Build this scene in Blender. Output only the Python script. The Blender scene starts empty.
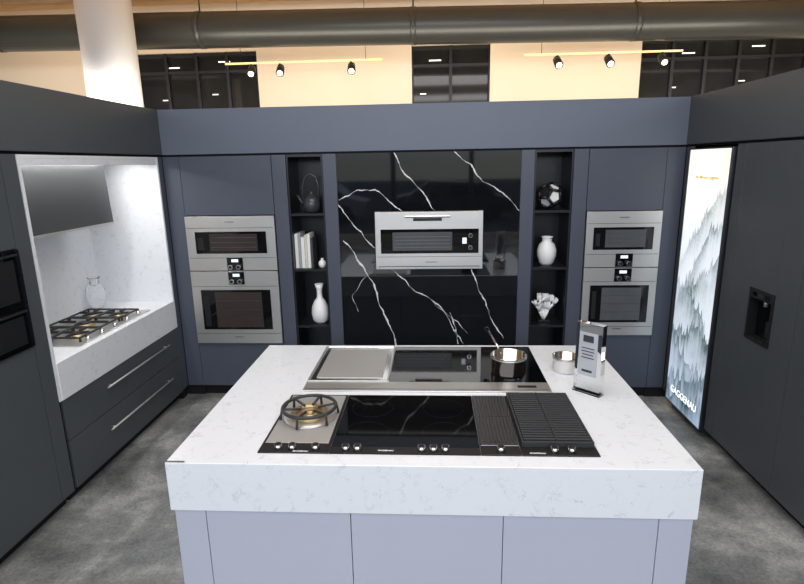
import bpy, bmesh, math, random
import numpy as np
from mathutils import Vector, Matrix
random.seed(7); rng=np.random.RandomState(5)
scn=bpy.context.scene
try:
    scn.view_settings.view_transform='Standard'
    scn.view_settings.look='None'
except Exception: pass
scn.view_settings.exposure=0.0

# ---------------------------------------------------------------- materials
def srgb(r,g,b):
    def f(c):
        c/=255.0
        return c/12.92 if c<=0.04045 else ((c+0.055)/1.055)**2.4
    return (f(r),f(g),f(b),1)
MATS={}
def mat(name,col,rough=0.5,metal=0.0,emit=None,es=0.0,noise=0.0,nscale=20,spec=0.5,coat=0.0,trans=0.0,ior=1.45,bump=0.0,stretch=None):
    m=bpy.data.materials.new(name); m.use_nodes=True
    nt=m.node_tree; b=nt.nodes['Principled BSDF']
    b.inputs['Base Color'].default_value=col
    b.inputs['Roughness'].default_value=rough
    b.inputs['Metallic'].default_value=metal
    b.inputs['Specular IOR Level'].default_value=spec
    b.inputs['IOR'].default_value=ior
    b.inputs['Coat Weight'].default_value=coat
    b.inputs['Transmission Weight'].default_value=trans
    if emit: 
        b.inputs['Emission Color'].default_value=emit; b.inputs['Emission Strength'].default_value=es
    tc=nt.nodes.new('ShaderNodeTexCoord'); mp=nt.nodes.new('ShaderNodeMapping')
    nt.links.new(tc.outputs['Object'],mp.inputs['Vector'])
    if stretch: mp.inputs['Scale'].default_value=stretch
    nz=nt.nodes.new('ShaderNodeTexNoise'); nz.inputs['Scale'].default_value=nscale; nz.inputs['Detail'].default_value=4
    nt.links.new(mp.outputs['Vector'],nz.inputs['Vector'])
    if noise>0:
        mx=nt.nodes.new('ShaderNodeMix'); mx.data_type='RGBA'; 
        mx.inputs['A'].default_value=tuple(c*(1-noise) for c in col[:3])+(1,)
        mx.inputs['B'].default_value=tuple(min(1,c*(1+noise)) for c in col[:3])+(1,)
        nt.links.new(nz.outputs['Fac'],mx.inputs['Factor'])
        nt.links.new(mx.outputs['Result'],b.inputs['Base Color'])
    if bump>0:
        bp=nt.nodes.new('ShaderNodeBump'); bp.inputs['Strength'].default_value=bump; bp.inputs['Distance'].default_value=0.002
        nt.links.new(nz.outputs['Fac'],bp.inputs['Height']); nt.links.new(bp.outputs['Normal'],b.inputs['Normal'])
    MATS[name]=m; return m
M_cab=mat('cabinet_lacquer_blue_grey',srgb(71,77,90),rough=.42,noise=.04,nscale=3)
M_cabsh=mat('cabinet_lacquer_shaded',srgb(70,75,79),rough=.42,noise=.04,nscale=3)  # same lacquer as the back run, side runs' shade put into the colour
M_bulk_lit=mat('bulkhead_lacquer_lit',srgb(94,101,115),rough=.5,noise=.04,nscale=3)  # cabinet lacquer made lighter, light on the bulkhead is in the colour
M_gap=mat('shadow_gap_black',srgb(12,13,16),rough=.8,noise=.1)
M_isl=mat('island_lacquer_pale',srgb(176,180,194),rough=.45,noise=.02,nscale=2)
M_steel=mat('brushed_steel',srgb(205,203,200),rough=.36,metal=.85,noise=.06,nscale=60,stretch=(1,1,30))
M_steel2=mat('polished_steel',srgb(225,224,222),rough=.14,metal=1,noise=.03,nscale=8)
M_tray=mat('satin_steel_tray',srgb(180,179,177),rough=.5,metal=.6,noise=.04,nscale=40)
M_steeld=mat('satin_dark_steel',srgb(110,112,118),rough=.35,metal=1,noise=.05,nscale=30)
M_hood=mat('hood_dark_glass',srgb(66,67,69),rough=.3,metal=.4,noise=.05,nscale=3)
M_glass=mat('black_glass',srgb(8,9,11),rough=.04,spec=.6,noise=.1,nscale=2)
M_black=mat('black_enamel',srgb(22,23,25),rough=.4,noise=.1)
M_iron=mat('cast_iron',srgb(48,49,51),rough=.5,noise=.15,nscale=80,bump=.3)
M_pewter=mat('dark_glazed_ceramic',srgb(58,60,66),rough=.25,noise=.1,nscale=6)
M_shelf=mat('shelf_interior_black',srgb(22,24,29),rough=.35,noise=.1,nscale=5)
M_white=mat('white_ceramic',srgb(235,235,235),rough=.35,noise=.02)
M_vglass=mat('frosted_glass',(.97,.98,.99,1),rough=.08,trans=.9,ior=1.15,noise=.01)
M_brass=mat('brass_burner',srgb(180,158,120),rough=.45,metal=.8,noise=.1)
M_ovenin=mat('oven_interior_brown',srgb(44,38,37),rough=.25,noise=.35,nscale=9,emit=srgb(100,82,74),es=.08)
M_ovenin2=mat('oven_interior_grey',srgb(55,57,60),rough=.25,noise=.4,nscale=9,emit=srgb(150,155,160),es=.1)
M_disp=mat('display_glow',srgb(200,210,220),rough=.3,emit=srgb(210,225,240),es=.8,noise=.05)
M_pea=mat('cream_peach_paint',srgb(238,220,196),rough=.85,noise=.04,nscale=2)
M_wallw=mat('grey_paint',srgb(190,188,184),rough=.9,noise=.04,nscale=2)
M_ceil=mat('timber_ceiling',srgb(222,184,138),rough=.8,noise=.2,nscale=3,stretch=(1,12,1))
M_duct=mat('duct_dark_metal',srgb(60,60,57),rough=.34,metal=.3,noise=.12,nscale=3)
M_col=mat('column_white_paint',srgb(240,243,246),rough=.6,noise=.02,nscale=2)
M_frame=mat('window_frame_black',srgb(25,25,26),rough=.5,noise=.1)
M_rail=mat('track_rail_yellow_lit',srgb(240,225,160),rough=.5,emit=srgb(255,235,150),es=.35,noise=.05)  # rail is no lamp, its lit look is a faint painted glow
M_lampw=mat('lamp_lens_warm',srgb(255,225,190),rough=.4,emit=srgb(255,225,190),es=9,noise=.02)
M_glint=mat('window_glint_white',srgb(255,250,240),rough=.4,emit=srgb(255,248,235),es=1.2,noise=.02)  # glowing marks that imitate lamp reflections on the dark panes
M_acr=mat('clear_acrylic',(.97,.99,1,1),rough=.02,trans=1,ior=1.2,noise=.005)
M_print=mat('plaque_print_card',srgb(176,180,186),rough=.4,noise=.05,nscale=14)
M_ink=mat('plaque_ink_dark',srgb(60,62,68),rough=.5,noise=.05)
M_text=mat('logo_white_print',srgb(240,240,240),rough=.5,emit=(1,1,1,1),es=.3,noise=.01)
M_textw=mat('poster_logo_white',srgb(250,250,250),rough=.5,emit=(1,1,1,1),es=1.2,noise=.01)
M_gold=mat('poster_text_gold',srgb(200,160,80),rough=.5,emit=srgb(190,150,80),es=.6,noise=.01)
M_vein=mat('marble_vein_white',srgb(215,215,215),rough=.15,noise=.3,nscale=30)
M_ground=mat('street_asphalt',srgb(120,120,118),rough=.9,noise=.2,nscale=1)
M_bk=[mat('book_cover_%d'%i,srgb(*c),rough=.6,noise=.05) for i,c in enumerate([(225,225,222),(150,155,160),(205,200,190),(60,62,68)])]
M_car=[mat('car_paint_%d'%i,srgb(*c),rough=.25,noise=.02,coat=.5) for i,c in enumerate([(190,195,200),(40,45,60),(215,215,215)])]

def quartz():
    m=bpy.data.materials.new('white_quartz_stone'); m.use_nodes=True; nt=m.node_tree; b=nt.nodes['Principled BSDF']
    b.inputs['Roughness'].default_value=.26
    tc=nt.nodes.new('ShaderNodeTexCoord')
    n=nt.nodes.new('ShaderNodeTexNoise'); n.inputs['Scale'].default_value=9; n.inputs['Detail'].default_value=9; n.inputs['Roughness'].default_value=.72; n.inputs['Distortion'].default_value=.6
    nt.links.new(tc.outputs['Object'],n.inputs['Vector'])
    r=nt.nodes.new('ShaderNodeValToRGB'); e=r.color_ramp.elements
    e[0].position=.488; e[0].color=(0,0,0,1); e[1].position=.5; e[1].color=(1,1,1,1)
    x=e.new(.512); x.color=(0,0,0,1)
    nt.links.new(n.outputs['Fac'],r.inputs['Fac'])
    n2=nt.nodes.new('ShaderNodeTexNoise'); n2.inputs['Scale'].default_value=22; n2.inputs['Detail'].default_value=5
    nt.links.new(tc.outputs['Object'],n2.inputs['Vector'])
    r2=nt.nodes.new('ShaderNodeValToRGB'); r2.color_ramp.elements[0].position=.48; r2.color_ramp.elements[1].position=.66
    nt.links.new(n2.outputs['Fac'],r2.inputs['Fac'])
    mu=nt.nodes.new('ShaderNodeMath'); mu.operation='MULTIPLY'
    nt.links.new(r.outputs['Color'],mu.inputs[0]); nt.links.new(r2.outputs['Color'],mu.inputs[1])
    mx=nt.nodes.new('ShaderNodeMix'); mx.data_type='RGBA'
    mx.inputs['A'].default_value=srgb(219,222,227); mx.inputs['B'].default_value=srgb(168,171,180)
    nt.links.new(mu.outputs[0],mx.inputs['Factor']); nt.links.new(mx.outputs['Result'],b.inputs['Base Color'])
    return m
M_q=quartz()
def marble():
    m=bpy.data.materials.new('black_marble'); m.use_nodes=True; nt=m.node_tree; b=nt.nodes['Principled BSDF']
    b.inputs['Roughness'].default_value=.04; b.inputs['Specular IOR Level'].default_value=.75; b.inputs['Coat Weight'].default_value=.3
    b.inputs['Coat Roughness'].default_value=.02
    tc=nt.nodes.new('ShaderNodeTexCoord')
    n=nt.nodes.new('ShaderNodeTexNoise'); n.inputs['Scale'].default_value=1.4; n.inputs['Detail'].default_value=5; n.inputs['Distortion'].default_value=1.0
    nt.links.new(tc.outputs['Object'],n.inputs['Vector'])
    r=nt.nodes.new('ShaderNodeValToRGB'); e=r.color_ramp.elements
    e[0].position=.496; e[0].color=srgb(15,17,21); e[1].position=.5; e[1].color=srgb(32,35,42)
    x=e.new(.504); x.color=srgb(15,17,21)
    nt.links.new(n.outputs['Fac'],r.inputs['Fac']); nt.links.new(r.outputs['Color'],b.inputs['Base Color'])
    return m
M_marb=marble()
def concrete():
    m=bpy.data.materials.new('polished_concrete'); m.use_nodes=True; nt=m.node_tree; b=nt.nodes['Principled BSDF']
    tc=nt.nodes.new('ShaderNodeTexCoord')
    n=nt.nodes.new('ShaderNodeTexNoise'); n.inputs['Scale'].default_value=1.7; n.inputs['Detail'].default_value=12; n.inputs['Roughness'].default_value=.66; n.inputs['Distortion'].default_value=.25
    nt.links.new(tc.outputs['Object'],n.inputs['Vector'])
    n3=nt.nodes.new('ShaderNodeTexNoise'); n3.inputs['Scale'].default_value=60; n3.inputs['Detail'].default_value=6
    nt.links.new(tc.outputs['Object'],n3.inputs['Vector'])
    r=nt.nodes.new('ShaderNodeValToRGB'); e=r.color_ramp.elements
    e[0].position=.33; e[0].color=srgb(84,86,86); e[1].position=.7; e[1].color=srgb(192,191,187)
    x=e.new(.5); x.color=srgb(128,130,129)
    x=e.new(.58); x.color=srgb(156,157,154)
    nt.links.new(n.outputs['Fac'],r.inputs['Fac'])
    mx=nt.nodes.new('ShaderNodeMix'); mx.data_type='RGBA'; mx.blend_type='OVERLAY'; mx.inputs['Factor'].default_value=.5
    nt.links.new(r.outputs['Color'],mx.inputs['A']); nt.links.new(n3.outputs['Fac'],mx.inputs['B'])
    nt.links.new(mx.outputs['Result'],b.inputs['Base Color'])
    r2=nt.nodes.new('ShaderNodeMapRange'); r2.inputs['To Min'].default_value=.1; r2.inputs['To Max'].default_value=.32
    nt.links.new(n.outputs['Fac'],r2.inputs['Value']); nt.links.new(r2.outputs['Result'],b.inputs['Roughness'])
    return m
M_floor=concrete()

# ---------------------------------------------------------------- mesh builder
class B:
    def __init__(s,name):
        s.name=name; s.bm=bmesh.new(); s.mats=[]
    def mi(s,m):
        if m not in s.mats: s.mats.append(m)
        return s.mats.index(m)
    def box(s,x0,x1,y0,y1,z0,z1,m,bev=0.0,M=None):
        vs=[s.bm.verts.new((x,y,z)) for x in (x0,x1) for y in (y0,y1) for z in (z0,z1)]
        idx=[(0,1,3,2),(4,6,7,5),(0,4,5,1),(2,3,7,6),(0,2,6,4),(1,5,7,3)]
        fs=[s.bm.faces.new([vs[i] for i in f]) for f in idx]
        k=s.mi(m)
        for f in fs: f.material_index=k
        geom=vs
        if bev>0:
            es=list({e for f in fs for e in f.edges})
            r=bmesh.ops.bevel(s.bm,geom=es,offset=bev,segments=2,affect='EDGES',profile=.5,material=k)
            geom=list({v for f in r['faces'] for v in f.verts}|{v for f in fs if f.is_valid for v in f.verts})
        if M is not None: bmesh.ops.transform(s.bm,matrix=M,verts=[v for v in geom if v.is_valid])
        return s
    def prism(s,pts,ax,a,b,m):
        def P(p,t):
            if ax==0: return (t,p[0],p[1])
            if ax==1: return (p[0],t,p[1])
            return (p[0],p[1],t)
        v0=[s.bm.verts.new(P(p,a)) for p in pts]; v1=[s.bm.verts.new(P(p,b)) for p in pts]
        k=s.mi(m); n=len(pts)
        fs=[s.bm.faces.new(v0),s.bm.faces.new(v1[::-1])]+[s.bm.faces.new([v0[i],v1[i],v1[(i+1)%n],v0[(i+1)%n]]) for i in range(n)]
        for f in fs: f.material_index=k
        return s
    def lathe(s,prof,c,m,axis=(0,0,1),seg=32,cap=True):
        ax=Vector(axis).normalized(); q=Vector((0,0,1)).rotation_difference(ax).to_matrix()
        k=s.mi(m); rings=[]
        for r,z in prof:
            if r<1e-6: rings.append([s.bm.verts.new(Vector(c)+q@Vector((0,0,z)))])
            else: rings.append([s.bm.verts.new(Vector(c)+q@Vector((r*math.cos(2*math.pi*i/seg),r*math.sin(2*math.pi*i/seg),z))) for i in range(seg)])
        for a,b in zip(rings[:-1],rings[1:]):
            for i in range(seg):
                j=(i+1)%seg
                if len(a)==1 and len(b)==1: continue
                if len(a)==1: f=s.bm.faces.new([a[0],b[i],b[j]])
                elif len(b)==1: f=s.bm.faces.new([a[i],a[j],b[0]])
                else: f=s.bm.faces.new([a[i],a[j],b[j],b[i]])
                f.material_index=k; f.smooth=True
        if cap:
            for rg in (rings[0],rings[-1]):
                if len(rg)>1:
                    f=s.bm.faces.new(rg); f.material_index=k
        return s
    def cyl(s,p0,p1,r,m,seg=20,r2=None):
        p0=Vector(p0);p1=Vector(p1); L=(p1-p0).length
        return s.lathe([(r,0),(r if r2 is None else r2,L)],p0,m,axis=(p1-p0),seg=seg)
    def torus(s,c,R,r,m,axis=(0,0,1),seg=36,sg=10,a0=0,a1=2*math.pi):
        q=Vector((0,0,1)).rotation_difference(Vector(axis).normalized()).to_matrix()
        full=abs(a1-a0-2*math.pi)<1e-6; n=seg if full else seg+1
        pts=[Vector(c)+q@Vector((R*math.cos(a0+(a1-a0)*i/seg),R*math.sin(a0+(a1-a0)*i/seg),0)) for i in range(n)]
        return s.tube(pts,r,m,closed=full,sg=sg)
    def tube(s,pts,r,m,closed=False,sg=10):
        pts=[Vector(p) for p in pts]; n=len(pts); k=s.mi(m); rings=[]
        rr=r if isinstance(r,(list,tuple)) else [r]*n
        up=None
        for i,p in enumerate(pts):
            if closed: t=(pts[(i+1)%n]-pts[i-1]).normalized()
            else: t=(pts[min(i+1,n-1)]-pts[max(i-1,0)]).normalized()
            if up is None:
                up=Vector((0,0,1)) if abs(t.z)<.9 else Vector((1,0,0))
            up=(up-t*up.dot(t)).normalized(); sd=t.cross(up)
            rings.append([s.bm.verts.new(p+rr[i]*(math.cos(2*math.pi*j/sg)*up+math.sin(2*math.pi*j/sg)*sd)) for j in range(sg)])
        for i in range(n if closed else n-1):
            a=rings[i];b=rings[(i+1)%n]
            for j in range(sg):
                f=s.bm.faces.new([a[j],a[(j+1)%sg],b[(j+1)%sg],b[j]]); f.material_index=k; f.smooth=True
        if not closed:
            for rg in (rings[0],rings[-1]):
                f=s.bm.faces.new(rg); f.material_index=k
        return s
    def done(s):
        bmesh.ops.recalc_face_normals(s.bm,faces=s.bm.faces)
        me=bpy.data.meshes.new(s.name); s.bm.to_mesh(me); s.bm.free()
        for m in s.mats: me.materials.append(m)
        o=bpy.data.objects.new(s.name,me); scn.collection.objects.link(o); return o
def text(body,loc,size,rot,m,parent,ext=.0008,name='logo_text'):
    cu=bpy.data.curves.new(name,'FONT'); cu.body=body; cu.size=size; cu.extrude=ext; cu.align_x='CENTER'; cu.align_y='CENTER'
    cu.materials.append(m)
    o=bpy.data.objects.new(name,cu); scn.collection.objects.link(o); o.location=loc; o.rotation_euler=rot; o.parent=parent; return o

XL,XR,YB=-2.258,2.0165,4.537
ZT=2.147; Z1=2.162; Z2=2.522

# ---------------------------------------------------------------- room shell
RX0,RX1,RY0,RY1,RZ=-7.0,7.0,-5.0,7.54,4.12
b=B('floor'); b.box(RX0-.2,RX1+.2,RY0-.2,RY1+.2,-.1,0,M_floor); b.done()
b=B('ceiling'); b.box(RX0-.2,RX1+.2,RY0-.2,RY1+.2,RZ,RZ+.1,M_ceil)
for i in range(9):
    y=RY1-.55-i*1.4; b.box(RX0,RX1,y-.05,y+.05,RZ-.09,RZ,M_ceil)
b.done()
b=B('wall_left'); b.box(RX0-.2,RX0,RY0,RY1+.2,0,RZ,M_wallw); b.done()
b=B('wall_right'); b.box(RX1,RX1+.2,RY0,RY1+.2,0,RZ,M_wallw); b.done()
wins=[(-3.98,-2.31),(-.26,.76),(2.67,4.72)]
WZ0,WZ1=2.2,3.54
b=B('wall_back')
xs=[RX0]+[v for w in wins for v in w]+[RX1]
for i in range(0,len(xs),2): b.box(xs[i],xs[i+1],RY1,RY1+.2,0,RZ,M_pea)
for w in wins:
    b.box(w[0],w[1],RY1,RY1+.2,0,WZ0,M_pea); b.box(w[0],w[1],RY1,RY1+.2,WZ1,RZ,M_pea)
b.done()
M_wg=mat('window_glass_dark',srgb(38,38,38),rough=.05,spec=.6,noise=.5,nscale=3)
for i,w in enumerate(wins):
    b=B('window_%d'%(i+1))
    b.box(w[0]+.001,w[1]-.001,RY1+.08,RY1+.1,WZ0+.001,WZ1-.001,M_wg)
    n=[4,2,5][i]
    for k in range(n+1):
        x=w[0]+(w[1]-w[0])*k/n; x0=max(w[0]+.001,x-.02); x1=min(w[1]-.001,x+.02)
        b.box(x0,x1,RY1+.03,RY1+.079,WZ0+.001,WZ1-.001,M_frame)
    for z in (WZ0+.02,3.3,WZ1-.025): b.box(w[0]+.001,w[1]-.001,RY1+.035,RY1+.078,z-.018,z+.018,M_frame)
    for k in range(2 if i!=1 else 1):
        x=w[0]+(w[1]-w[0])*(.3+.42*k); b.box(x-.08,x+.08,RY1+.075,RY1+.0795,3.36+.06*k,3.375+.06*k,M_glint)  # painted reflections of room lights, laid on the glass
        b.box(x-.2,x-.12,RY1+.075,RY1+.0795,2.95+.06*k,2.962+.06*k,M_glint)
    b.done()
b=B('wall_front')
b.box(RX0,RX1,RY0-.2,RY0,0,.25,M_wallw); b.box(RX0,RX1,RY0-.2,RY0,3.5,RZ,M_wallw)
for x in np.linspace(RX0,RX1,8): b.box(max(RX0,x-.06),min(RX1,x+.06),RY0-.15,RY0-.05,.25,3.5,M_frame)
b.done()
b=B('street_ground'); b.box(-40,40,-60,RY0-.2,-.12,-.02,M_ground); b.done()
for i,(x,y) in enumerate([(-4.5,-11),(.8,-11.5),(5.6,-11)]):
    b=B('parked_car'); 
    body=[(-2.1,.3),(2.1,.3),(2.15,.75),(1.5,.9),(1.0,1.35),(-.9,1.42),(-1.6,.95),(-2.15,.85)]
    b.prism([(x+p[0],p[1]) for p in body],1,y-.85,y+.85,M_car[i])
    gl=[(1.35,.92),(.95,1.3),(-.85,1.36),(-1.4,.96)]
    b.prism([(x+p[0],p[1]) for p in gl],1,y-.87,y+.87,M_glass)
    for wx in (-1.3,1.35):
        for wy in (-.8,.68): b.cyl((x+wx,y+wy,.31),(x+wx,y+wy+.18,.31),.33,M_black)
    b.done()

b=B('column'); b.lathe([(.27,0),(.27,RZ-.002)],(-3.42,6.0,0.001),M_col,seg=48); b.done()
b=B('ventilation_duct')
b.tube([(-6.95,6.5,3.62),(0,6.5,3.535),(6.95,6.5,3.44)],.19,M_duct,sg=32)
for x in (-5,-2.6,-.2,2.2,4.6):
    z=3.535-.0125*x
    b.tube([(x-.03,6.5,z),(x+.03,6.5,z)],.195,M_duct,sg=32)
    b.cyl((x,6.5,z+.19),(x,6.5,RZ-.001),.008,M_duct)
b.done()
def track(x0,x1,heads,z):
    b=B('track_light'); y=7.0
    b.box(x0,x1,y-.015,y+.015,z-.01,z+.01,M_rail)
    for x in (x0+.2,x1-.2): b.cyl((x,y,z+.01),(x,y,RZ-.001),.003,M_frame)
    for x in heads:
        b.cyl((x,y,z-.01),(x,y,z-.06),.012,M_frame)
        b.cyl((x,y+.04,z-.05),(x+.01,y-.06,z-.13),.045,M_frame,r2=.05)
        b.cyl((x+.01,y-.061,z-.131),(x+.0105,y-.066,z-.135),.032,M_lampw)
    b.done()
track(-2.54,-.60,[-2.22,-1.86,-.98],3.29)
track(1.11,2.95,[1.5,2.1,2.72],3.29)

# ---------------------------------------------------------------- bulkhead / cornice
b=B('bulkhead_panel')
b.box(XL+.01,XR-.01,YB-.012,5.18,Z1,Z2,M_bulk_lit,.003)
b.box(-2.93,XL+.01,.6,5.18,Z1,Z2,M_cabsh,.003)
b.box(XR-.01,2.7,.6,5.18,Z1,Z2,M_cabsh,.003)
b.box(XL-.01,XR+.01,YB+.012,5.16,ZT+.001,Z1,M_gap)
b.box(-2.91,XL-.012,.62,5.16,ZT+.001,Z1,M_gap)
b.box(XR+.012,2.68,.62,5.16,ZT+.001,Z1,M_gap)
b.done()

# ---------------------------------------------------------------- back run (fronts face -Y)
def door(b,x0,x1,z0,z1,m=M_cab,y=YB):
    b.box(x0+.0015,x1-.0015,y,y+.02,z0+.0015,z1-.0015,m,.0015)
def oven_tower(x0,x1,zo0,zo1,fill0,fill1):
    b=B('oven_tower_cabinet')
    b.box(x0,x0+.018,YB+.021,5.15,.08,ZT,M_gap); b.box(x1-.018,x1,YB+.021,5.15,.08,ZT,M_gap)
    b.box(x0+.018,x1-.018,5.13,5.15,.08,ZT,M_gap)
    b.box(x0+.018,x1-.018,YB+.021,5.13,zo1+.004,zo1+.022,M_gap)
    b.box(x0+.018,x1-.018,YB+.021,5.13,zo0-.022,zo0-.004,M_gap)
    b.box(x0+.018,x1-.018,YB+.021,5.13,.08,.098,M_gap)
    door(b,x0,x1,zo1,ZT); door(b,x0,x1,.1,zo0)
    b.box(fill0,fill1,YB+.05,5.1,.001,.08,M_gap)
    if fill0<x0: door(b,fill0,x0,.1,ZT); b.box(fill0-.3,x0-.001,YB+.03,5.15,.001,ZT,M_gap)
    if fill1>x1: door(b,x1,fill1,.1,ZT); b.box(x1+.001,fill1+.04,YB+.03,5.15,.001,ZT,M_gap)
    return b.done()
oven_tower(-2.115,-1.335,.512,1.655,-2.256,-1.335)
oven_tower(1.262,1.872,.585,1.652,1.262,2.014)
def stile(n,x0,x1):
    b=B(n); b.box(x0+.0015,x1-.0015,YB,5.15,.1,ZT,M_cab,.0015); b.box(x0+.002,x1-.002,YB+.05,5.1,.001,.1,M_gap); b.done()
stile('cabinet_stile',-1.333,-1.212); stile('cabinet_stile',-.905,-.79); stile('cabinet_stile',.722,.832); stile('cabinet_stile',1.142,1.26)
def bookcase(x0,x1):
    b=B('display_bookcase')
    b.box(x0,x0+.012,YB+.01,4.92,.1,ZT,M_shelf); b.box(x1-.012,x1,YB+.01,4.92,.1,ZT,M_shelf)
    b.box(x0+.012,x1-.012,4.9,4.92,.1,ZT,M_shelf)
    b.box(x0+.012,x1-.012,YB+.01,4.9,ZT-.02,ZT,M_shelf)
    for z in (.12,.67,1.18,1.66): b.box(x0+.012,x1-.012,YB+.015,4.9,z-.02,z,M_shelf)
    b.box(x0,x1,YB+.05,4.9,.001,.1,M_gap)
    b.done()
bookcase(-1.21,-.907); bookcase(.834,1.14)
b=B('marble_wall_panel')
mx0,mx1=-.788,.72; ox0,ox1,oz0,oz1=-.484,.422,1.178,1.668
Y0,Y1=YB+.002,YB+.03
b.box(mx0,ox0,Y0,Y1,.1,ZT,M_marb); b.box(ox1,mx1,Y0,Y1,.1,ZT,M_marb)
b.box(ox0,ox1,Y0,Y1,oz1,ZT,M_marb); b.box(ox0,ox1,Y0,Y1,.1,oz0,M_marb)
b.box(mx0,mx1,YB+.05,5.1,.001,.1,M_gap)
def vein(pts,w,seed):
    r=random.Random(seed)
    P=[Vector((p[0],p[1])) for p in pts]
    for it in range(5):
        Q=[P[0]]
        for a,c in zip(P[:-1],P[1:]):
            d=c-a; nrm=Vector((-d.y,d.x)); Q+= [(a+c)/2+nrm*r.uniform(-.08,.08),c]
        P=Q
    n=len(P); k=b.mi(M_vein); y=Y0-.0006; L=[];R=[]
    for i,p in enumerate(P):
        t=(P[min(i+1,n-1)]-P[max(i-1,0)]); 
        if t.length<1e-6: t=Vector((1,0))
        t.normalize(); nn=Vector((-t.y,t.x))
        ww=w*(.2+.9*abs(math.sin(i*.13+seed))**1.5)*r.uniform(.5,1.4)*(1 if 0<i<n-1 else .2)
        cl=lambda v:(min(max(v.x,mx0),mx1),y,min(max(v.y,.1),ZT))
        L.append(b.bm.verts.new(cl(p+nn*ww))); R.append(b.bm.verts.new(cl(p-nn*ww)))
    for i in range(n-1):
        f=b.bm.faces.new([L[i],R[i],R[i+1],L[i+1]]); f.material_index=k
vein([(-.31,2.146),(-.2,1.95),(.02,1.67)],.005,1)
vein([(.18,2.146),(.42,1.9),(.719,1.66)],.005,2)
vein([(-.787,1.77),(-.62,1.85),(-.47,1.85),(-.25,1.67)],.0045,3)
vein([(-.787,1.73),(-.6,1.5),(-.486,1.36)],.0045,4)
vein([(-.76,1.43),(-.56,1.13),(-.44,.82),(-.33,.45)],.007,5)
vein([(-.35,1.176),(-.15,.98),(.05,.86),(.27,.5)],.0045,6)
vein([(.33,1.176),(.45,.9),(.62,.55)],.0045,7)
vein([(.0,.89),(.12,.78),(.3,.6)],.003,8)
vein([(.15,.79),(.2,.65),(.22,.5)],.005,12)
vein([(-.56,1.13),(-.7,.95),(-.65,.8)],.002,9)
b.done()

# ---------------------------------------------------------------- wall ovens facing -Y
def oven_box(b,x0,x1,z0,z1):
    b.box(x0+.025,x1-.025,YB+.022,5.05,z0+.012,z1-.012,M_steeld)
def knob(b,x,z,y,r=.022):
    b.cyl((x,y,z),(x,y-.03,z),r,M_steel2,seg=24); b.cyl((x,y-.0301,z),(x,y-.032,z),r*.7,M_black,seg=24)
def wall_oven_big(x0,x1,z0,z1):
    b=B('wall_oven'); oven_box(b,x0,x1,z0,z1)
    y=YB-.028
    b.box(x0,x1,y,YB,z0,z1,M_steel,.002)
    gx0,gx1,gz0,gz1=x0+.045,x1-.035,z0+.135,z0+.34
    b.box(gx0,gx1,y-.004,y-.0002,gz0,gz1,M_glass,.001)
    b.box(gx0+.1,gx1-.22,y-.0046,y-.0041,gz0+.025,gz1-.025,M_ovenin2)
    for i in range(4):
        b.box(gx0+.12,gx1-.24,y-.0052,y-.0047,gz0+.05+i*.03,gz0+.054+i*.03,M_steeld)
    for zz in (gz0+.05,gz0+.15): knob(b,gx1-.07,zz,y-.004,.018)
    b.box(gx1-.135,gx1-.1,y-.0046,y-.0041,gz0+.08,gz0+.13,M_disp)
    b.box(x0+.32,x1-.34,y-.003,y-.0002,z1-.075,z1-.05,M_black,.001)
    b.box(x0+.25,x1-.27,y-.02,y-.0002,z1-.045,z1-.032,M_steel2,.003)
    b.box(x0+.01,x1-.01,y-.001,y-.0002,z0+.105,z0+.108,M_black)
    b.box(x0+.02,x1-.02,y-.001,y-.0002,z0+.02,z0+.026,M_black)
    o=b.done(); text('GAGGENAU',((x0+x1)/2+.02,y-.002,z0+.06),.018,(math.pi/2,0,0),M_black,o)
wall_oven_big(-.48,.42,1.182,1.664)
def wall_oven(x0,x1,z0,z1,ctl,brown):
    b=B('wall_oven'); oven_box(b,x0,x1,z0,z1); W=x1-x0;H=z1-z0
    y=YB-.025
    b.box(x0,x1,y,YB,z0,z1,M_steel,.002)
    cx=(x0+x1)/2+.02
    if ctl=='bottom':
        gz0,gz1=z0+H*.32,z1-H*.28
        b.box(cx-.07,cx+.07,y-.004,y-.0002,z0+.004,z0+.115,M_glass,.001)
        kz=z0+.035; b.box(cx-.03,cx+.03,y-.0046,y-.0041,z0+.075,z0+.1,M_disp)
    else:
        gz0,gz1=z0+H*.2,z1-H*.25
        b.box(cx-.07,cx+.07,y-.004,y-.0002,z1-.115,z1-.004,M_glass,.001)
        kz=z1-.085; b.box(cx-.03,cx+.03,y-.0046,y-.0041,z1-.045,z1-.02,M_disp)
    for s in (-.035,.035): knob(b,cx+s,kz,y-.004,.02)
    gx0,gx1=x0+W*.1,x1-W*.1
    b.box(gx0,gx1,y-.004,y-.0002,gz0,gz1,M_glass,.001)
    b.box(gx0+W*.16,gx1-W*.1,y-.0046,y-.0041,gz0+.02,gz1-.02,M_ovenin if brown else M_ovenin2)
    b.box(gx0+.02,gx0+W*.09,y-.0046,y-.0041,gz0+.03,gz1-.05,M_black)
    for i in range(3): b.box(gx0+W*.18,gx1-W*.12,y-.0052,y-.0047,gz0+(gz1-gz0)*(.28+.22*i),gz0+(gz1-gz0)*(.28+.22*i)+.004,M_steeld)
    if ctl=='bottom': hz=z1-.05
    else: hz=z0+.06
    b.box(x0+.01,x1-.01,y-.001,y-.0002,gz1+.03,gz1+.033,M_black)
    b.box(x0+.01,x1-.01,y-.001,y-.0002,gz0-.04,gz0-.037,M_black)
    o=b.done(); text('GAGGENAU',((x0+x1)/2,y-.002,hz),.014,(math.pi/2,0,0),M_black,o)
wall_oven(-2.112,-1.338,1.18,1.65,'bottom',True)
wall_oven(-2.112,-1.338,.517,1.172,'top',True)
wall_oven(1.265,1.869,1.185,1.648,'bottom',False)
wall_oven(1.265,1.869,.59,1.178,'top',False)

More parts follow.
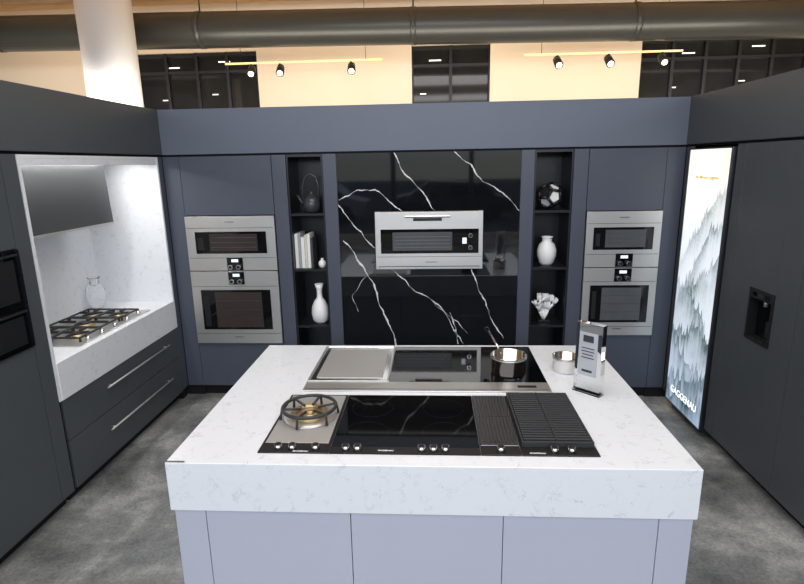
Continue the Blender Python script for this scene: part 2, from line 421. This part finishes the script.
# ---------------------------------------------------------------- shelf ornaments
ysh=4.66
b=B('teapot')
z=1.6605;c=(-1.04,ysh,z)
b.lathe([(.04,0),(.065,.008),(.078,.06),(.07,.11),(.045,.14),(.02,.15),(.012,.165),(.016,.175),(0,.182)],c,M_pewter)
b.tube([(-1.04-.07,ysh,z+.1),(-1.04-.075,ysh,z+.22),(-1.04-.045,ysh,z+.3),(-1.04,ysh,z+.325),(-1.04+.045,ysh,z+.3),(-1.04+.07,ysh,z+.22),(-1.04+.065,ysh,z+.1)],.011,M_pewter)
b.tube([(-1.04-.06,ysh,z+.06),(-1.04-.1,ysh,z+.11),(-1.04-.12,ysh,z+.15)],[.016,.011,.009],M_pewter)
b.done()
b=B('books'); x=-1.195
for w,h,m in [(.028,.30,0),(.022,.31,1),(.03,.27,0),(.02,.29,2),(.026,.30,0),(.02,.26,3)]:
    b.box(x,x+w,4.6,4.78,1.1805,1.1805+h,M_bk[m],.002); b.box(x+.003,x+w-.003,4.778,4.782,1.184,1.178+h,M_bk[2]); x+=w+.002
b.done()
b=B('ball_ornament'); b.lathe([(.0,0),(.025,.004),(.035,.03),(.03,.055),(.012,.07),(.012,.085),(0,.087)],(-.965,4.62,1.1805),M_white); b.done()
def vase(x,y,z,prof,m=M_white):
    b=B('vase'); b.lathe(prof,(x,y,z),m,seg=40); return b.done()
vase(-1.015,4.66,.6705,[(.045,0),(.068,.02),(.08,.09),(.072,.15),(.05,.2),(.026,.23),(.022,.27),(.026,.31),(.04,.355),(.035,.355),(.018,.28),(.02,.22),(0,.2)])
vase(.985,4.68,1.1805,[(.04,0),(.06,.02),(.08,.08),(.082,.13),(.065,.18),(.04,.205),(.042,.235),(.052,.245),(.047,.245),(.036,.23),(.036,.2),(0,.19)])
b=B('geometric_ornament')
tmp=bmesh.new(); bmesh.ops.create_icosphere(tmp,subdivisions=1,radius=.1)
tmp.faces.ensure_lookup_table(); tmp.verts.ensure_lookup_table()
cc=Vector((.985,4.65,1.6605+.098)); rot=Matrix.Rotation(.35,3,'Y')@Matrix.Rotation(.45,3,'X')
cent={f.index:cc+rot@(f.calc_center_median().normalized()*.104) for f in tmp.faces}
for vi,v in enumerate(tmp.verts):
    ax=(rot@v.co).normalized(); u=ax.orthogonal().normalized(); w_=ax.cross(u)
    fl=sorted(v.link_faces,key=lambda f:math.atan2((cent[f.index]-cc).dot(w_),(cent[f.index]-cc).dot(u)))
    ff=b.bm.faces.new([b.bm.verts.new(cc+(cent[f.index]-cc)*.97) for f in fl]); ff.material_index=b.mi(M_white if vi%3!=1 else M_black)
for e in tmp.edges:
    fa,fb=e.link_faces; b.cyl(cent[fa.index],cent[fb.index],.013,M_black,seg=8)
tmp.free()
zm=min(v.co.z for v in b.bm.verts)
bmesh.ops.translate(b.bm,verts=b.bm.verts,vec=(0,0,1.6605-zm)); b.done()
# coral
b=B('coral_ornament'); rr=random.Random(21)
def grow(p,d,r,L,dep):
    q=p+d*L; mid=(p+q)/2+Vector((rr.uniform(-.008,.008),rr.uniform(-.008,.008),0))
    b.tube([p,mid,q],[r,r*.92,r*.8],M_white,sg=8)
    b.lathe([(0,-r*.8),(r*.6,-r*.5),(r*.8,0),(r*.6,r*.5),(0,r*.8)],q,M_white,seg=8)
    if dep>0:
        for k in range(3):
            nd=(d+Vector((rr.uniform(-.8,.8),rr.uniform(-.9,.4),rr.uniform(.1,.8)))).normalized(); grow(q,nd,r*.82,L*.78,dep-1)
for k in range(5): grow(Vector((.98,4.67,.69)),Vector((-.6+.3*k,rr.uniform(-.4,.3),1.0)).normalized(),.017,.098,2)
for v in b.bm.verts:
    v.co.x=.98+max(-.12,min(.12,(v.co.x-.98)*.85)); v.co.y=4.67+max(-.09,min(.1,v.co.y-4.67)); v.co.z=max(.69,v.co.z)
b.box(.93,1.03,4.63,4.73,.6705,.692,M_black,.003)
b.done()

# ---------------------------------------------------------------- left run (fronts face +X)
def doorL(b,y0,y1,z0,z1,m=M_cabsh):
    b.box(XL-.02,XL,y0+.0015,y1-.0015,z0+.0015,z1-.0015,m,.0015)
b=B('cooking_niche_surround')
b.box(-2.9,XL+.008,2.925,4.432,.69,.93,M_q,.002)
b.box(-2.92,-2.9,2.905,4.455,.69,2.145,M_q)
b.box(-2.9,XL+.004,4.433,4.455,.69,2.145,M_q)
b.box(-2.9,XL+.004,2.905,2.924,.69,2.145,M_q)
b.box(-2.9,XL+.0,2.926,4.431,2.125,2.145,M_q)
b.box(XL-.022,XL-.001,2.926,4.431,2.085,2.1245,M_q)  # added lip, keeps the niche light strip out of the camera's view
b.done()
b=B('filler_panel'); b.box(XL-.02,XL,4.458,4.534,.1,ZT,M_cab,.001); b.box(XL-.02,XL,4.432,4.456,.1,.685,M_cab); b.box(-2.9,XL-.021,4.458,4.534,.001,ZT,M_gap); b.done()
b=B('base_drawer_cabinet')
b.box(-2.9,XL-.021,2.93,4.43,.08,.688,M_gap); b.box(-2.85,XL-.07,2.93,4.43,.001,.08,M_gap)
doorL(b,2.93,4.43,.42,.686); doorL(b,2.93,4.43,.09,.417)
for z,y0,y1 in ((.6,3.33,4.22),(.3,3.3,4.21)):
    b.cyl((XL+.035,y0,z),(XL+.035,y1,z),.007,M_tray)
    for yy in (y0+.05,y1-.05): b.cyl((XL,yy,z),(XL+.035,yy,z),.005,M_steel,seg=12)
b.done()
b=B('range_hood')
hy0,hy1=3.24,4.12
b.prism([(-2.898,2.12),(-2.52,2.12),(-2.5,1.655),(-2.52,1.64),(-2.898,1.64)],1,hy0,hy1,M_hood)
b.box(-2.52,-2.497,hy0,hy1,1.64,1.655,M_steel)
b.done()
def grate(b,cx,cy,z,hx,hy,m=M_iron):
    t=.006
    for s in (-1,1):
        b.box(cx-hx,cx+hx,cy+s*hy-t,cy+s*hy+t,z+.022,z+.034,m,.002)
        b.box(cx+s*hx-t,cx+s*hx+t,cy-hy,cy+hy,z+.022,z+.034,m,.002)
        b.box(cx+s*hx*.62-hx*.32,cx+s*hx*.62+hx*.32,cy-t,cy+t,z+.022,z+.04,m,.002)
        b.box(cx-t,cx+t,cy+s*hy*.62-hy*.32,cy+s*hy*.62+hy*.32,z+.022,z+.04,m,.002)
        for q in (-1,1): b.box(cx+s*hx-t,cx+s*hx+t,cy+q*hy-t,cy+q*hy+t,z,z+.03,m)
def burner(b,cx,cy,z,r):
    b.lathe([(r*1.3,0),(r*1.25,.006),(r,.008),(r,.018),(r*.9,.02)],(cx,cy,z),M_brass)
    b.lathe([(r*.85,.02),(r*.85,.027),(r*.7,.03),(0,.03)],(cx,cy,z),M_black)
b=B('gas_cooktop')
cx0,cx1,cy0,cy1=-2.8,-2.3,3.22,4.12; zc=.9302
b.box(cx0,cx1,cy0,cy1,zc,zc+.008,M_steel,.002)
zt=zc+.008
for (bx,by,r) in [(-2.66,3.42,.035),(-2.45,3.42,.045),(-2.56,3.67,.06),(-2.66,3.92,.045),(-2.45,3.92,.035)]:
    burner(b,bx,by,zt,r)
for by in (3.42,3.67,3.92):
    if by==3.67: grate(b,-2.56,by,zt,.2,.115)
    else:
        grate(b,-2.66,by,zt,.1,.115); grate(b,-2.45,by,zt,.1,.115)
for k in range(5): b.cyl((-2.325,3.35+k*.16,zt),(-2.325,3.35+k*.16,zt+.025),.016,M_steel2)
b.done()
vase(-2.8,4.22,.9302,[(.035,0),(.055,.02),(.075,.1),(.07,.16),(.04,.21),(.035,.24),(.05,.26),(.045,.26),(.03,.24),(.03,.2),(0,.18)],M_vglass)
b=B('oven_tower_cabinet')
b.box(-2.9,XL-.021,2.05,2.9,.08,ZT,M_gap); b.box(-2.85,XL-.07,2.05,2.9,.001,.08,M_gap)
doorL(b,2.79,2.902,.09,ZT); doorL(b,2.06,2.788,1.645,ZT); doorL(b,2.06,2.788,.09,1.09)
b.done()
for z0,z1 in ((1.335,1.643),(1.095,1.333)):
    b=B('black_glass_oven'); b.box(XL-.02,XL+.015,2.065,2.785,z0,z1,M_glass,.002)
    b.box(XL+.0151,XL+.017,2.12,2.73,z0+.03,z1-.05,M_black); b.box(XL+.0151,XL+.03,2.1,2.75,z1-.03,z1-.02,M_steeld); b.done()
b=B('tall_storage_cabinet')
b.box(-2.9,XL-.021,.62,2.045,.08,ZT,M_gap); b.box(-2.85,XL-.07,.62,2.045,.001,.08,M_gap)
for y0,y1 in ((1.34,2.045),(.62,1.338)): doorL(b,y0,y1,.09,ZT)
b.done()

# ---------------------------------------------------------------- right run (fronts face -X)
def doorR(b,y0,y1,z0,z1,m=M_cabsh):
    b.box(XR,XR+.02,y0+.0015,y1-.0015,z0+.0015,z1-.0015,m,.0015)
b=B('refrigerator_cabinet')
b.box(XR+.061,2.68,.62,4.53,.08,ZT,M_gap); b.box(XR+.08,2.6,.62,4.5,.001,.08,M_gap)
doorR(b,3.692,3.8,.09,ZT)
dy0,dy1,dz0,dz1=3.2,3.45,.93,1.26
doorR(b,3.0,dy0,.09,ZT); doorR(b,dy1,3.69,.09,ZT); 
b.box(XR,XR+.02,dy0-.0015,dy1+.0015,dz1,ZT-.0015,M_cabsh); b.box(XR,XR+.02,dy0-.0015,dy1+.0015,.0915,dz0,M_cabsh)
for y0,y1 in ((2.3,2.998),(1.5,2.298),(.62,1.498)): doorR(b,y0,y1,.09,ZT)
doorR(b,4.435,4.533,.09,ZT)
b.box(XR+.055,XR+.06,dy0,dy1,dz0,dz1,M_glass)
for a in ((dy0,dy0+.012,dz0,dz1),(dy1-.012,dy1,dz0,dz1),(dy0+.012,dy1-.012,dz0,dz0+.015),(dy0+.012,dy1-.012,dz1-.06,dz1)):
    b.box(XR-.006,XR+.055,a[0],a[1],a[2],a[3],M_black,.001)
b.box(XR-.0065,XR-.006,dy0+.04,dy1-.04,dz1-.045,dz1-.02,M_glass)
b.cyl((XR+.03,3.325,dz1-.06),(XR+.03,3.325,dz1-.1),.012,M_steel)
b.box(XR+.01,XR+.05,dy0+.03,dy1-.03,dz0+.015,dz0+.02,M_steeld)
b.done()
# illuminated poster (vertex painted misty forest print)
py0,py1,pz0,pz1=3.815,4.425,.06,2.13
NX,NZ=200,640
ASP=(py1-py0)/(pz1-pz0)
sg,tg=np.meshgrid(np.linspace(0,1,NX),np.linspace(0,1,NZ))
def vn(n,seed,x):
    r=np.random.RandomState(seed); g=r.rand(n+2); xi=x*n; i=xi.astype(int); f=xi-i; f=f*f*(3-2*f); return g[i]*(1-f)+g[i+1]*f
def vn2(nx,nz,seed):
    r=np.random.RandomState(seed); g=r.rand(nz+2,nx+2); a=sg*nx;c=tg*nz;i=a.astype(int);j=c.astype(int);u=a-i;v=c-j;u=u*u*(3-2*u);v=v*v*(3-2*v)
    return (g[j,i]*(1-u)+g[j,i+1]*u)*(1-v)+(g[j+1,i]*(1-u)+g[j+1,i+1]*u)*v
fogn=.5*vn2(2,7,1)+.3*vn2(5,16,2)+.2*vn2(11,40,3)
top=np.array([255,249,232.]);mid=np.array([222,228,238.])
k=np.clip((tg-.7)/.2,0,1)[...,None]
img=mid*(1-k)+top*k+(fogn[...,None]-.5)*30
s1=np.linspace(0,1,NX)
layers=[(.70,.30,.045,.55,26),(.62,.34,.05,.7,24),(.52,.2,.055,.7,24),(.41,-.16,.06,.85,22),(.30,.10,.065,.95,20),(.21,-.06,.075,1.,18),(.12,.0,.08,1.,16),(.03,.02,.09,1.,14)]
for li,(bs,sl,th,al,nt_) in enumerate(layers):
    r=np.random.RandomState(70+li)
    ridge=bs+sl*(s1-.5)*1.0+.09*(vn(3,20+li,s1)-.5)+.03*(vn(9,120+li,s1)-.5)
    line=ridge.copy()
    for t in range(int(nt_*1.3)):
        cxx=r.rand(); hh=th*(.2+.7*r.rand()); ww=hh*.2/ASP
        x=np.abs(s1-cxx)/ww
        jag=1-x-.10*np.abs(np.sin(x*14+t))
        bb=np.interp(cxx,s1,ridge)
        line=np.maximum(line,np.where(x<1,bb+hh*jag,0))
    d=line[None,:]-tg
    inside=np.clip(d/.003+.2,0,1)
    fogloc=vn2(3,9,200+li)
    fade=np.exp(-np.clip(d-.01,0,1)/(.02+.07*fogloc))
    tex=.6+.8*vn2(90,200,60+li)
    dark=np.array([96,112,112.])*(1-li/7.)+np.array([34,52,56.])*(li/7.)
    fogc=np.array([232,236,242.])*(1-li/8.)+np.array([128,150,178.])*(li/8.)
    dens=np.clip(al*(-.15+1.8*fogn)*(.65+.5*sg if li<4 else 1.0),0,1)
    a=(inside*fade*dens)[...,None]
    base=img*(1-.5*inside[...,None])+fogc*.5*inside[...,None]
    img=base*(1-a)+dark*tex[...,None]*a
img=np.clip(img,0,255)/255.; lin=np.where(img<=.04045,img/12.92,((img+.055)/1.055)**2.4)
verts=[(XR-.0215,min(max(py1-(py1-py0)*sg[j,i],py0+.008),py1-.008),pz0+.01+(pz1-pz0-.02)*tg[j,i]) for j in range(NZ) for i in range(NX)]
faces=[(j*NX+i,j*NX+i+1,(j+1)*NX+i+1,(j+1)*NX+i) for j in range(NZ-1) for i in range(NX-1)]
me=bpy.data.meshes.new('printed_film'); me.from_pydata(verts,[],faces)
ca=me.color_attributes.new('Col','FLOAT_COLOR','POINT')
buf=np.ones((NX*NZ,4),dtype=np.float32); buf[:,:3]=lin.reshape(-1,3); ca.data.foreach_set('color',buf.ravel())
mp=bpy.data.materials.new('backlit_print'); mp.use_nodes=True; nt=mp.node_tree; bs=nt.nodes['Principled BSDF']
at=nt.nodes.new('ShaderNodeVertexColor'); at.layer_name='Col'
nt.links.new(at.outputs['Color'],bs.inputs['Emission Color']); bs.inputs['Emission Strength'].default_value=1.2
bs.inputs['Base Color'].default_value=(.03,.03,.03,1); bs.inputs['Roughness'].default_value=.5
me.materials.append(mp)
b=B('illuminated_poster')
b.box(XR-.021,XR+.05,py0,py1,pz0,pz1,M_steeld,.001)
for a in ((py0,py0+.008,pz0,pz1),(py1-.008,py1,pz0,pz1),(py0,py1,pz0,pz0+.008),(py0,py1,pz1-.008,pz1)): b.box(XR-.026,XR-.021,*a,M_steeld)
post=b.done()
film=bpy.data.objects.new('printed_film',me); scn.collection.objects.link(film); film.parent=post
text('GAGGENAU',(XR-.023,4.12,.19),.08,(math.pi/2,0,-math.pi/2),M_textw,post)
text('the difference is gaggenau',(XR-.023,4.12,1.92),.032,(math.pi/2,0,-math.pi/2),M_gold,post)

# ---------------------------------------------------------------- island
ix0,ix1,iy0,iy1=-1.104,1.048,1.936,3.41
b=B('kitchen_island')
b.box(ix0,ix1,iy0,iy1,.658,.88,M_q,.003)
b.box(ix0+.03,ix1-.03,iy0+.045,iy1-.04,.08,.656,M_gap)
b.box(ix0+.06,ix1-.06,iy0+.1,iy1-.1,.001,.08,M_gap)
yf=iy0+.024
for x0,x1 in ((ix0+.005,-.967),(-.964,-.349),(-.346,.284),(.287,.908),(.911,ix1-.005)):
    b.box(x0,x1,yf,yf+.02,.085,.652,M_isl,.0015)
    b.box(x0,x1,iy1-.039,iy1-.019,.085,.652,M_isl,.0015)
for xa,xb in ((ix0+.005,ix0+.025),(ix1-.025,ix1-.005)): b.box(xa,xb,iy0+.046,iy1-.04,.085,.652,M_isl,.0015)
b.box(ix0+.003,ix0+.08,iy0+.004,iy0+.014,.88,.882,M_steeld)
b.done()
z=.8802
def knobrow(b,xs,y,zz):
    for x in xs:
        b.cyl((x,y,zz),(x,y,zz+.022),.0165,M_steel2,seg=24); b.cyl((x,y,zz+.0221),(x,y,zz+.024),.012,M_black,seg=20)
b=B('wok_gas_burner')
b.box(-.742,-.44,2.02,2.6,z,z+.006,M_black,.001)
b.box(-.73,-.452,2.095,2.585,z+.0061,z+.009,M_tray,.002)
gx,gy=-.588,2.34; zz=z+.009
b.lathe([(.125,0),(.12,.008),(.1,.01)],(gx,gy,zz),M_steel)
b.torus((gx,gy,zz+.018),.075,.014,M_brass)
b.torus((gx,gy,zz+.018),.035,.01,M_brass)
b.lathe([(.02,.005),(.02,.03),(0,.033)],(gx,gy,zz),M_brass)
b.torus((gx,gy,zz+.055),.125,.008,M_iron)
for i in range(6):
    a=i*math.pi/3+.3; c,s=math.cos(a),math.sin(a)
    b.tube([(gx+c*.04,gy+s*.04,zz+.045),(gx+c*.13,gy+s*.13,zz+.055),(gx+c*.136,gy+s*.136,zz+.005)],.0065,M_iron,sg=8)
knobrow(b,[-.66,-.6,-.50],2.05,z+.006)
o=b.done(); text('GAGGENAU',(-.56,2.03,z+.0065),.012,(0,0,0),M_text,o,.0003)
b=B('induction_cooktop')
b.box(-.438,.195,2.02,2.6,z,z+.006,M_glass,.001)
b.box(-.438,.195,2.02,2.07,z+.0061,z+.0075,M_black)
for s in (-.3,.05):
    for yy in (2.2,2.45): b.torus((s,yy,z+.0061),.1,.0002,M_iron,seg=48,sg=6)
knobrow(b,[-.37,-.32,-.05,0,.05],2.045,z+.0075)
o=b.done(); text('GAGGENAU',(-.2,2.04,z+.008),.012,(0,0,0),M_text,o,.0003)
b=B('downdraft_vent')
b.box(.197,.362,2.02,2.6,z,z+.006,M_black,.001)
b.box(.2,.36,2.085,2.59,z+.0061,z+.012,M_steeld,.002)
for i in range(9):
    x=.218+i*.0155
    b.box(x-.0035,x+.0035,2.11,2.335,z+.0121,z+.016,M_iron); b.box(x-.0035,x+.0035,2.35,2.57,z+.0121,z+.016,M_iron)
knobrow(b,[.28],2.05,z+.006)
b.done()
b=B('electric_grill')
b.box(.364,.68,2.02,2.6,z,z+.006,M_black,.001)
for s in ((.372,.38,2.085,2.59),(.664,.672,2.085,2.59),(.38,.664,2.085,2.095),(.38,.664,2.58,2.59)): b.box(*s,z+.0061,z+.03,M_iron,.001)
b.box(.38,.664,2.095,2.58,z+.0061,z+.01,M_black)
for i in range(22):
    y=2.105+i*.0222; b.box(.382,.517,y,y+.011,z+.016,z+.034,M_iron,.002); b.box(.524,.662,y,y+.011,z+.016,z+.034,M_iron,.002)
b.box(.517,.524,2.097,2.578,z+.016,z+.036,M_iron)
knobrow(b,[.5,.57],2.05,z+.006)
o=b.done(); text('GAGGENAU',(.43,2.035,z+.0065),.012,(0,0,0),M_text,o,.0003)
# -- rear appliances
b=B('steel_cooking_tray')
b.box(-.70,-.245,2.775,3.365,z,z+.006,M_steel2,.001)
for s in ((-.70,-.69,2.775,3.365),(-.255,-.245,2.775,3.365),(-.69,-.255,2.775,2.785),(-.69,-.255,3.355,3.365)): b.box(*s,z+.0061,z+.013,M_steel,.001)
b.box(-.66,-.285,2.83,3.31,z+.0061,z+.0085,M_tray,.004)
b.done()
b=B('induction_cooktop')
b.box(-.243,.62,2.775,3.365,z,z+.006,M_glass,.001)
for xx,yy in ((-.02,2.93),(-.02,3.2),(.4,3.2)): b.torus((xx,yy,z+.0061),.1,.0002,M_iron,seg=48,sg=6)
b.done()
b=B('steel_control_strip'); b.box(-.70,.62,2.65,2.773,z,z+.008,M_steel,.002)
b.box(-.69,.61,2.672,2.675,z+.0081,z+.0085,M_black); b.box(.45,.55,2.7,2.73,z+.0081,z+.0085,M_black); b.done()
def pot(x,y,z,r,h,ha,L,up):
    b=B('saucepan')
    b.lathe([(0,0),(r*.94,0),(r,.006),(r,h),(r+.004,h+.002),(r+.004,h+.006),(r-.003,h+.005),(r-.004,.01),(0,.008)],(x,y,z),M_steel2,seg=48,cap=False)
    c,s=math.cos(ha),math.sin(ha)
    if L>0:
        b.tube([(x+c*r,y+s*r,z+h*.75),(x+c*(r+L*.3),y+s*(r+L*.3),z+h*.8+up*.4),(x+c*(r+L),y+s*(r+L),z+h*.8+up)],[.009,.007,.009],M_steel2)
        b.torus((x+c*(r+L),y+s*(r+L),z+h*.8+up),.012,.004,M_black,axis=(0,1,0))
    b.torus((x,y,z+h*.92),r+.001,.003,M_steel,seg=40)
    b.done()
pot(.43,2.93,z+.0068,.098,.1,math.radians(110),.19,.09)
pot(.76,2.97,z,.07,.085,math.radians(80),.02,.0)
b=B('acrylic_plaque'); 
Mx=Matrix.Translation((.805,2.665,z))@Matrix.Rotation(math.radians(-44),4,'Z')
b.box(-.072,.072,-.022,.022,.006,.375,M_acr,.003,M=Mx)
b.box(-.05,.05,-.0265,-.0225,.1,.33,M_print,0,M=Mx)
for zz0,zz1,xx in ((.28,.315,.028),(.245,.25,.035),(.228,.233,.035),(.211,.216,.03),(.194,.199,.035),(.12,.132,.028)): b.box(-xx,xx,-.0275,-.0266,zz0,zz1,M_ink,0,M=Mx)
b.box(-.076,.076,-.028,.028,-.0,.006,M_acr,.001,M=Mx)
o=b.done()

# ---------------------------------------------------------------- lights
def area(n,loc,rot,sx,sy,p,col):
    l=bpy.data.lights.new(n,'AREA'); l.shape='RECTANGLE'; l.size=sx; l.size_y=sy; l.energy=p; l.color=col
    o=bpy.data.objects.new(n,l); scn.collection.objects.link(o); o.location=loc; o.rotation_euler=rot; return o
area('back_wall_wash',(0,2.2,3.9),(0,0,0),3.0,2.0,90,(1,.98,.96))
area('back_wall_wash',(0,-1.5,3.9),(0,0,0),5.0,1.5,115,(.97,.98,1))
area('back_wall_wash',(0,5.6,2.7),(math.radians(118),0,0),11,.4,150,(1,.91,.78))  # unseen wash added behind the bulkhead to brighten the back wall
area('niche_led_light',(-2.4,3.65,2.118),(0,math.radians(8),0),.03,1.3,11,(1,.98,.94))
area('window_daylight',(0,RY0+.15,3.35),(math.radians(72),0,0),12,1.1,400,(.82,.89,1.0))
w=bpy.data.worlds.new('world'); scn.world=w; w.use_nodes=True
nt=w.node_tree; bg=nt.nodes['Background']
sky=nt.nodes.new('ShaderNodeTexSky'); sky.sky_type='HOSEK_WILKIE'
sky.turbidity=4; sky.sun_direction=(0.3,-.6,.7)
nt.links.new(sky.outputs['Color'],bg.inputs['Color']); bg.inputs['Strength'].default_value=2.6

# ---------------------------------------------------------------- camera
f,yw,pi_,ro,h=539.461,.0584,.2339,-.0185,2.0586
F=Vector((-math.sin(yw)*math.cos(pi_),math.cos(yw)*math.cos(pi_),-math.sin(pi_)))
R=F.cross(Vector((0,0,1))).normalized(); U=R.cross(F)
c,s=math.cos(ro),math.sin(ro); R,U=c*R+s*U,c*U-s*R
cam=bpy.data.cameras.new('camera'); co=bpy.data.objects.new('camera',cam); scn.collection.objects.link(co)
Mt=Matrix((R,U,-F)).transposed().to_4x4(); Mt.translation=Vector((0,0,h)); co.matrix_world=Mt
cam.sensor_width=36; cam.lens=f/804*36; cam.clip_start=.05; cam.clip_end=200
scn.camera=co
